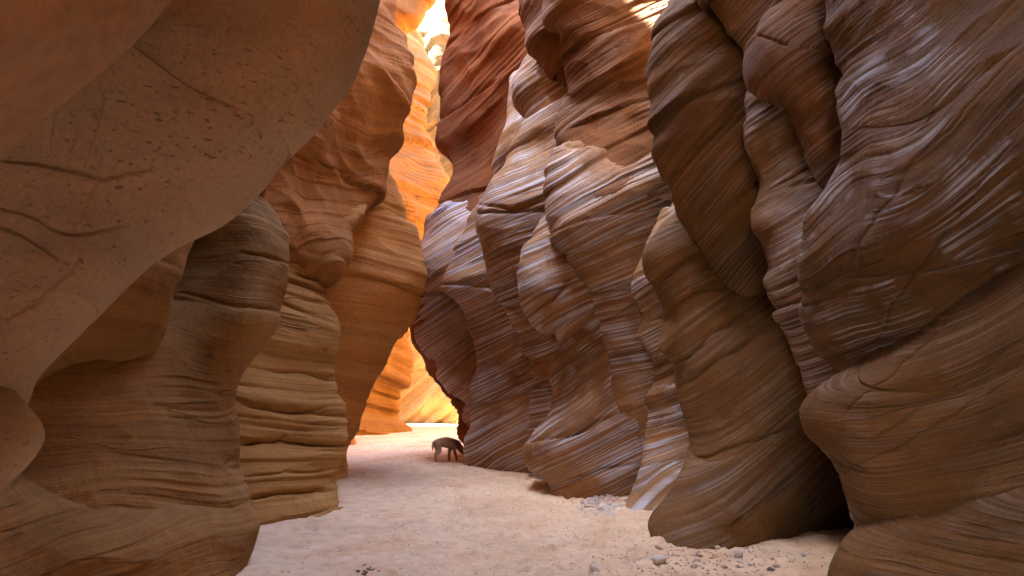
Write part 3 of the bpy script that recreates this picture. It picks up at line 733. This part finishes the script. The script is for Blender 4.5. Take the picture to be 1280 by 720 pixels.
t = empty('rock_overhang', (-1.5, 3, 0))
tag(t, 'large smooth tan rock overhang pitted with short dark cracks', 'rock overhang')
n = [(482,-70,3.6),(473,0,3.5),(463,40,3.45),(448,80,3.4),(421,128,3.35),(405,150,3.3),(360,195,3.3),(312,243,3.3),(270,275,3.3),(235,296,3.3),(190,325,3.3),
     (150,365,3.25),(110,405,3.2),(75,440,3.15),(45,472,3.1),(28,505,3.05),(8,540,3.05)]
r2 = [(445,-70,3.25),(428,0,3.15),(405,50,3.05),(368,105,3.0),(325,155,2.95),(275,205,2.95),(225,248,2.95),(175,285,2.95),(130,325,2.9),(85,370,2.85),(45,415,2.8),(10,455,2.75),(-20,500,2.75)]
r3 = [(330,-70,2.85),(300,0,2.75),(255,60,2.65),(205,115,2.6),(150,165,2.55),(100,210,2.55),(50,260,2.5),(0,310,2.45),(-50,360,2.45),(-90,420,2.4)]
r4 = [(140,-70,2.4),(90,20,2.25),(30,90,2.15),(-40,160,2.1),(-110,230,2.05),(-170,320,2.0)]
r5 = [(-250,-200,1.6),(-350,0,1.5),(-450,150,1.4),(-500,300,1.4)]
r6 = [(-1400,-500,.8),(-1500,-100,.75),(-1600,200,.7),(-1700,500,.7)]
rock('pitted_face', [n, r2, r3, r4, r5, r6], mat_tan, -1, t, H=14, drift=-.3, dip=40, sc=.7, lump=.03, bed=.0, bed2=.0, lam=.0, fine=.002, back=(20, 55), foot=False, outward=(.5, 3), q=1.9,
     grooves=[([(-20,196),(40,204),(95,213),(122,222),(150,216),(200,208)], 3, .012, .010), ([(-20,255),(20,264),(45,272),(60,284),(85,292),(120,287),(160,280)], 2.5, .012, .009), ([(-20,280),(25,292),(45,305),(75,325)], 2.5, .014, .009),
              ([(67,128),(64,160),(63,182)], 2, .01, .008), ([(135,112),(120,160),(108,195),(100,214)], 2, .016, .02), ([(118,222),(105,255),(88,286)], 1.5, .012, .008),
              ([(90,130),(95,170),(80,205)], 2, .008), ([(0,400),(40,380),(80,340),(100,300)], 2, .008, .008)])
n = [(-25,466,2.95),(5,487,2.88),(28,512,2.82),(47,547,2.78),(40,564,2.76),(20,590,2.76),(0,607,2.76),(-30,640,2.75)]
r2 = [(-60,478,2.65),(-35,502,2.55),(-8,528,2.48),(6,552,2.45),(0,572,2.44),(-15,600,2.44),(-40,630,2.44),(-70,670,2.44)]
r3 = [(-180,500,2.2),(-160,540,2.1),(-150,600,2.1),(-160,700,2.1)]
rock('hanging_nub', [n, r2, r3], mat_tan, -1, t, dip=40, sc=.6, lump=.03, bed=.0, bed2=.0, lam=.0, fine=.002, back=(12, 40), tuck=False, foot=False, outward=(.4, 2))

n = [(250,-40,1.72),(212,0,1.65),(160,58,1.6),(110,103,1.6),(55,145,1.57),(0,190,1.55),(-70,250,1.5)]
r2 = [(170,-40,1.5),(130,5,1.42),(80,55,1.37),(30,95,1.35),(-25,135,1.33),(-80,185,1.3),(-140,245,1.3)]
r3 = [(10,-60,1.2),(-40,20,1.12),(-110,80,1.08),(-180,140,1.05),(-240,220,1.0)]
r4 = [(-400,-200,.8),(-500,0,.75),(-600,150,.7),(-650,250,.7)]
r5 = [(-1800,-600,.45),(-2000,0,.4),(-2000,400,.4)]
o = rock('rock_overhang', [n, r2, r3, r4, r5], mat_near, -1, None, H=14, drift=-.2, dip=40, sc=.7, lump=.02, bed=.0, bed2=.0, lam=.0, fine=.001, back=(22, 60), foot=False, outward=(.3, 2), q=2.2)
tag(o, 'smooth plain reddish-brown rock corner overlapping the pitted tan overhang', 'rock overhang')

# ---- the sunlit chamber beyond the narrows
n = [(497,-40,36),(508,30,36),(520,60,36),(537,92,36),(537,119,35.8),(528,150,35.6),(533,178,35.4),(552,203,35.2),(562,228,35),(560,270,35),(545,320,35),
     (520,380,35),(507,425,35),(508,445,35),(503,473,35),(495,507,35),(497,540,35),(497,575,34.5)]
o = rock('rock_wall', [n, off(n, -22, -1.2), off(n, -50, [-2.2, -2.6, -3]), off(n, -90, -4.5), off(n, -150, -7)], mat_glow, -1, None, tuck=False, dip=-8, sc=3.0, lump=.09, bed=.10, bed2=.05, lam=.02,
     back=(6, 16), q=1.6, outward=(2, 8))
tag(o, 'glowing yellow banded rock wall, its bulge filling the gap past the orange nose', 'rock wall')
r1 = [(440,70,46),(440,200,46),(440,400,46),(440,580,45)]
r2 = [(500,58,46),(505,200,45.5),(505,400,46.5),(500,580,46)]
r3 = [(522,62,45),(525,90,45),(525,200,45.3),(530,400,46),(530,500,46.3),(530,580,46)]
r4 = [(540,36,44.6),(542,80,44.5),(545,200,45),(550,400,45.2),(560,500,45.6),(560,580,45.5)]
r5 = [(556,62,45.5),(560,100,45.2),(570,200,45),(575,400,44.5),(585,500,44.5),(585,580,44.2)]
r6 = [(640,60,44),(640,200,43.5),(640,400,43),(640,580,42.5)]
o = rock('rock_wall', [r1, r2, r3, r4, r5, r6], mat_crack, 1, None, dip=38, sc=3.0, lump=.1, bed=.14, bed2=.06, lam=.02, back=(-40, -90), q=1.6, outward=(3, 10))
tag(o, 'orange back wall with slanting cracks above the white sunlit strip of sand', 'rock wall')

def outcrop(name, spans, mat, label, sc=3.0):
    o = rock(name, spans, mat, 1, None, dip=20, sc=sc, lump=.2, bed=.09, bed2=.04, lam=.02, back=(-12, -30), q=1.6, outward=(3, 10))
    tag(o, label, 'rock outcrop')
outcrop('rock_outcrop', [[(490,-30,66),(485,10,62),(478,60,58),(470,110,56)], [(515,-40,66),(512,10,62),(508,60,58),(505,110,56)], [(538,-50,66),(540,0,62),(540,50,58),(540,110,56)], [(570,-50,66),(575,10,62),(580,60,58),(580,110,56)]],
        mat_glow, 'white-hot sunlit rock slope at the top of the gap')
outcrop('rock_outcrop', [[(546,14,52),(545,30,51.5),(546,60,51.5),(546,110,51)], [(554,12,51.5),(555,30,51),(556,60,51),(556,110,51)], [(575,20,51.5),(578,60,51),(580,110,51)]],
        mat_pink, 'pinkish shaded rock block beside the white-hot slope')

# ---- plain walls, added to block and bounce light, that carry the canyon on round the bends and behind the camera
def wall(name, pts, H, mat, out):
    """pts: plan polyline; the wall rises to H and turns outward as plateau"""
    pts = np.array(pts, float)
    s = np.concatenate([[0], np.cumsum(np.linalg.norm(np.diff(pts, axis=0), axis=1))])
    uq = np.linspace(0, s[-1], int(s[-1] / 0.35) + 2)
    base = hermite(s, pts, uq)
    tz = np.concatenate([np.linspace(-.6, H, 46), [H + .4, H + .8]])
    P = np.zeros((len(tz), len(uq), 3))
    tan = np.gradient(base, axis=0); nn = np.stack([tan[:, 1], -tan[:, 0]], 1); nn /= np.linalg.norm(nn, axis=1)[:, None]
    for i, zz in enumerate(tz):
        ex = 0 if i < 46 else (3, 14)[i - 46]
        lean = 0.5 * math.sin(zz * .5) + .02 * max(0, zz - 4) - sstep(6, 2, base[:, 1:2]) * .16 * max(0, zz - 3)  # inward lean near and behind the camera added to shut out overhead light
        P[i, :, :2] = base + nn * out * (ex + lean); P[i, :, 2] = zz
    x, y, z = P[..., 0], P[..., 1], P[..., 2]
    D = .3 * fbm(x * .35, y * .35, z * .25, 4) + .06 * steps1(z * 2.1 + .4 * noise3(x * .4, y * .4, z * .4), .4)
    P[..., :2] -= (nn * out)[None] * D[..., None]
    me = grid_mesh(name, P, np.stack([z, x, y], -1), True, out < 0)
    me.materials.append(mat)
    o = link(bpy.data.objects.new(name, me))
    tag(o, kind='structure')
wall('canyon_wall', [(9.5, 48), (8.5, 42), (7.5, 36), (6.0, 30), (4.6, 25), (4.6, 20), (5.6, 16), (7.2, 11), (7.6, 8), (7.0, 4), (5.0, 0), (3.2, -4), (2.2, -9), (.5, -14), (-3, -18)], 19, mat_orange, -1)
wall('canyon_wall', [(-12, 33), (-9, 27), (-6.6, 22), (-6.2, 17), (-6.6, 12), (-6.8, 8), (-6, 4), (-4, 1), (-2.2, -3), (-2.2, -8), (-4.5, -12), (-9, -15)], 23, mat_orange, 1)
wall('canyon_wall', [(-9, 50), (0, 52), (6, 50), (9.5, 47)], 15, mat_glow, -1)

# ------------------------------------------------------------------ the dog
def build_dog():
    V, E, Rr, ix = [], [], [], {}
    def v(name, co, r, prev=None):
        ix[name] = len(V); V.append(co); Rr.append(r)
        if prev is not None: E.append((ix[prev], ix[name]))
    v('pelvis', (-.24, 0, .50), (.125, .135))
    v('loin', (-.08, 0, .49), (.12, .13), 'pelvis')
    v('rib', (.08, 0, .46), (.13, .155), 'loin')
    v('chest', (.22, 0, .45), (.125, .155), 'rib')
    v('neck', (.33, 0, .42), (.10, .11), 'chest')
    v('throat', (.41, 0, .33), (.08, .085), 'neck')
    v('skull', (.47, 0, .25), (.075, .075), 'throat')
    v('muzzle', (.53, 0, .17), (.034, .034), 'skull')
    v('nose', (.57, 0, .115), (.022, .022), 'muzzle')
    v('tail1', (-.335, 0, .50), (.035, .035), 'pelvis')
    v('tail2', (-.365, .01, .40), (.026, .026), 'tail1')
    v('tail3', (-.355, .015, .30), (.018, .018), 'tail2')
    for sd, nm in ((1, 'l'), (-1, 'r')):
        lag = .05 * sd
        v('hip' + nm, (-.25, .075 * sd, .42), (.07, .085), 'pelvis')
        v('knee' + nm, (-.19 + lag * .5, .085 * sd, .29), (.055, .065), 'hip' + nm)
        v('hock' + nm, (-.29 + lag, .085 * sd, .16), (.031, .032), 'knee' + nm)
        v('hpast' + nm, (-.275 + lag, .085 * sd, .04), (.028, .028), 'hock' + nm)
        v('hpaw' + nm, (-.225 + lag, .085 * sd, .018), (.032, .022), 'hpast' + nm)
        v('sho' + nm, (.21, .075 * sd, .36), (.055, .065), 'chest')
        v('elb' + nm, (.17 - lag * .4, .085 * sd, .26), (.042, .044), 'sho' + nm)
        v('wri' + nm, (.20 - lag, .085 * sd, .12), (.031, .031), 'elb' + nm)
        v('fpast' + nm, (.205 - lag, .085 * sd, .035), (.028, .028), 'wri' + nm)
        v('fpaw' + nm, (.25 - lag, .085 * sd, .018), (.032, .022), 'fpast' + nm)
    me = bpy.data.meshes.new('dog'); me.from_pydata(V, E, [])
    tmp = bpy.data.objects.new('dog_skin', me); C.objects.link(tmp)
    sk = tmp.modifiers.new('skin', 'SKIN')
    for d, r in zip(me.skin_vertices[0].data, Rr): d.radius = r
    me.skin_vertices[0].data[0].use_root = True
    sub = tmp.modifiers.new('sub', 'SUBSURF'); sub.levels = 2; sub.render_levels = 2
    dg = bpy.context.evaluated_depsgraph_get()
    body = bpy.data.meshes.new_from_object(tmp.evaluated_get(dg))
    bpy.data.objects.remove(tmp)
    body.name = 'body'
    for p in body.polygons: p.use_smooth = True
    M = NT('dog_fur')
    geo = M.n('ShaderNodeTexCoord').outputs['Object']
    sep = M.n('ShaderNodeSeparateXYZ'); M.l(geo, sep.inputs[0])
    wob = M.math('ADD', sep.outputs[0], M.math('MULTIPLY', M.noise(geo, 9, 4), .18))
    col = M.ramp(M.math('ADD', wob, .35), [(.28, (.46, .36, .24)), (.52, (.4, .3, .2)), (.7, (.17, .125, .09)), (.84, (.22, .16, .11))])
    low = M.ramp(M.math('ADD', sep.outputs[2], M.math('MULTIPLY', M.noise(geo, 14, 3), .1)), [(.18, (.42, .30, .19)), (.36, (0, 0, 0))])
    col = M.mix(.55, col, low, 'LIGHTEN')
    hair = M.noise(M.scale(geo, (30, 90, 90)), 1.0, 4, .7)
    col = M.mix(.7, col, M.ramp(hair, [(.3, g3(.5)), (.7, g3(1.3))]), 'MULTIPLY')
    bp = M.n('ShaderNodeBump'); bp.inputs['Strength'].default_value = .6; bp.inputs['Distance'].default_value = .01
    M.l(hair, bp.inputs['Height']); M.l(bp.outputs[0], M.b.inputs['Normal']); M.l(col, M.b.inputs['Base Color'])
    M.b.inputs['Roughness'].default_value = .85
    body.materials.append(M.m)
    g = gp(557, 577)
    root = empty('dog', (g.x, g.y, ground_z(g.x, g.y) - .004))
    root.rotation_euler = (0, 0, math.radians(38))
    link(bpy.data.objects.new('body', body), root)
    for sd in (1, -1):                                    # ears: folded leaf shapes on the skull
        bm = bmesh.new()
        b = Vector((.435, .045 * sd, .305))
        ring = [b + Vector((-.02, -.018 * sd, .0)), b + Vector((.03, .012 * sd, -.012)), b + Vector((.02, .03 * sd, .035)), b + Vector((-.02, .035 * sd, .075)), b + Vector((-.035, .005 * sd, .04))]
        inner = [q + Vector((-.012, .004 * sd, .006)) for q in ring]
        a = [bm.verts.new(q) for q in ring]; c = [bm.verts.new(q) for q in inner]
        bm.faces.new(a); bm.faces.new(c[::-1])
        for k in range(5): bm.faces.new((a[k], c[k], c[(k + 1) % 5], a[(k + 1) % 5]))
        bmesh.ops.recalc_face_normals(bm, faces=bm.faces)
        m2 = bpy.data.meshes.new('ear'); bm.to_mesh(m2); bm.free(); m2.materials.append(M.m)
        link(bpy.data.objects.new('ear', m2), root)
    tag(root, 'grey-brown dog with dark shoulders, head lowered to the foot of the rock', 'dog')
build_dog()

# ------------------------------------------------------------------ stones and gravel
def stone_mat(name, a, b):
    M = NT(name)
    geo = M.n('ShaderNodeTexCoord').outputs['Object']
    rnd = M.n('ShaderNodeObjectInfo').outputs['Random']
    n1 = M.noise(geo, 22, 5, .65)
    col = M.mix(n1, a, b)
    col = M.mix(.6, col, M.ramp(rnd, [(0, g3(.65)), (1, g3(1.15))]), 'MULTIPLY')
    bp = M.n('ShaderNodeBump'); bp.inputs['Strength'].default_value = .5; bp.inputs['Distance'].default_value = .006
    M.l(M.noise(geo, 60, 5, .7), bp.inputs['Height']); M.l(bp.outputs[0], M.b.inputs['Normal'])
    M.l(col, M.b.inputs['Base Color']); M.b.inputs['Roughness'].default_value = .8
    return M.m
mat_pale = stone_mat('pale_stone', (.52, .48, .43), (.72, .67, .6))
mat_tanst = stone_mat('tan_stone', (.36, .24, .16), (.52, .40, .3))
mat_darkst = stone_mat('dark_stone', (.11, .075, .055), (.2, .13, .09))

rnd = random.Random(11)
def stone_bm(bm, c, size, flat=.6):
    pts = []
    ax = Vector((rnd.gauss(0, 1), rnd.gauss(0, 1), rnd.gauss(0, .4))).normalized()
    for k in range(13):
        q = Vector((rnd.gauss(0, 1), rnd.gauss(0, 1), rnd.gauss(0, 1))).normalized() * rnd.uniform(.78, 1.05)
        q += ax * ax.dot(q) * .45
        pts.append(bm.verts.new(Vector(c) + Vector((q.x * size, q.y * size, q.z * size * flat))))
    r = bmesh.ops.convex_hull(bm, input=pts)
    bmesh.ops.delete(bm, geom=[g for g in r['geom_interior'] if isinstance(g, bmesh.types.BMVert)], context='VERTS')

protos = []
for k in range(9):
    bm = bmesh.new(); stone_bm(bm, (0, 0, 0), 1.0, rnd.uniform(.5, .8))
    bmesh.ops.bevel(bm, geom=bm.edges[:], offset=.07, segments=1, affect='EDGES', clamp_overlap=True)
    me = bpy.data.meshes.new('stone'); bm.to_mesh(me); bm.free(); protos.append(me)
pm = {}
def stone(px, py, size, mat, label, group):
    g = gp(px, py)
    key = (rnd.randrange(9), mat.name)
    if key not in pm:
        m = protos[key[0]].copy(); m.materials.append(mat); pm[key] = m
    o = bpy.data.objects.new('stone', pm[key])
    o.scale = (size * rnd.uniform(.8, 1.2), size * rnd.uniform(.8, 1.2), size * rnd.uniform(.75, 1))
    o.rotation_euler = (rnd.uniform(-.3, .3), rnd.uniform(-.3, .3), rnd.uniform(0, 6.28))
    o.location = (g.x, g.y, ground_z(g.x, g.y) + size * .22)
    link(o); tag(o, label, 'stone', group)
for k in range(62):                                         # the heap at the foot of the thin fin
    a, r = rnd.uniform(0, 6.28), math.sqrt(rnd.random())
    stone(756 + 27 * r * math.cos(a), 630 + 12 * r * math.sin(a), rnd.uniform(.03, .062), mat_pale, 'pale grey stone in the gravel heap before the thin rock fin', 'pale stones heaped by the fin')
for k in range(30):                                         # rubble before the jutting foot
    x = rnd.gauss(905, 60); y = rnd.gauss(698, 10)
    if y < 688 or x < 800 or x > 1020: continue
    stone(x, y, rnd.choice((.014, .018, .022, .03, .04)), rnd.choice((mat_pale, mat_tanst, mat_tanst)), 'small angular stone on the sand before the jutting dark foot', 'rubble before the jutting foot')
for x, y, s, lb in ((922, 699, .075, 'largest pale stone lying among the rubble before the jutting foot'), (824, 705, .07, 'pale stone lying just off the tip of the jutting dark foot'),
                    (742, 716, .05, 'lone pale stone half sunk in open sand away from the rubble')):
    stone(x, y, s, mat_pale, lb, None)
stone(964, 712, .05, mat_darkst, 'dark angular stone on the sand beside the rubble', None)
for k in range(12):
    stone(rnd.gauss(453, 11), rnd.gauss(716, 3), rnd.uniform(.014, .024), mat_darkst, 'small dark pebble in a tight cluster on sand before the scooped wall', 'dark pebble cluster')

def scatter(name, n, pick, mat, label):
    bm = bmesh.new()
    for k in range(n):
        x, y, s = pick()
        base = Vector((x, y, ground_z(x, y) + s * .2))
        v = [bm.verts.new(base + Vector((rnd.uniform(.6, 1.3) * s * cx, rnd.uniform(.6, 1.3) * s * cyy, rnd.uniform(.5, 1) * s * cz)))
             for cx, cyy, cz in ((1, 0, -.3), (0, 1, -.3), (-1, 0, -.3), (0, -1, -.3), (.2, .1, .7))]
        for q in ((0, 1, 4), (1, 2, 4), (2, 3, 4), (3, 0, 4), (3, 2, 1, 0)):
            bm.faces.new([v[j] for j in q])
    me = bpy.data.meshes.new(name); bm.to_mesh(me); bm.free(); me.materials.append(mat)
    o = link(bpy.data.objects.new(name, me)); tag(o, label, 'gravel', kind='stuff')
def pick_all():
    y = 5.5 + 16 * rnd.random() ** 1.8
    x = float(np.interp(y, [5, 9, 14, 20], [.5, .1, -.5, -1.8])) + rnd.gauss(0, 1.3)
    return x, y, rnd.choice((.006, .008, .011))
def pick_right():
    g = gp(rnd.gauss(880, 75), rnd.gauss(700, 12)); return g.x, max(g.y, 6), rnd.choice((.006, .009, .013, .018))
def pick_heap():
    a, r = rnd.uniform(0, 6.28), math.sqrt(rnd.random()); g = gp(760 + 42 * r * math.cos(a), 634 + 16 * r * math.sin(a)); return g.x, g.y, rnd.choice((.012, .018, .024))
scatter('gravel', 1500, pick_all, mat_darkst, 'dark grit scattered over the pale trodden sand')
scatter('gravel', 450, pick_right, mat_tanst, 'tan gravel strewn before the jutting dark foot')
scatter('gravel', 420, pick_heap, mat_pale, 'pale fine gravel around the stone heap by the fin')
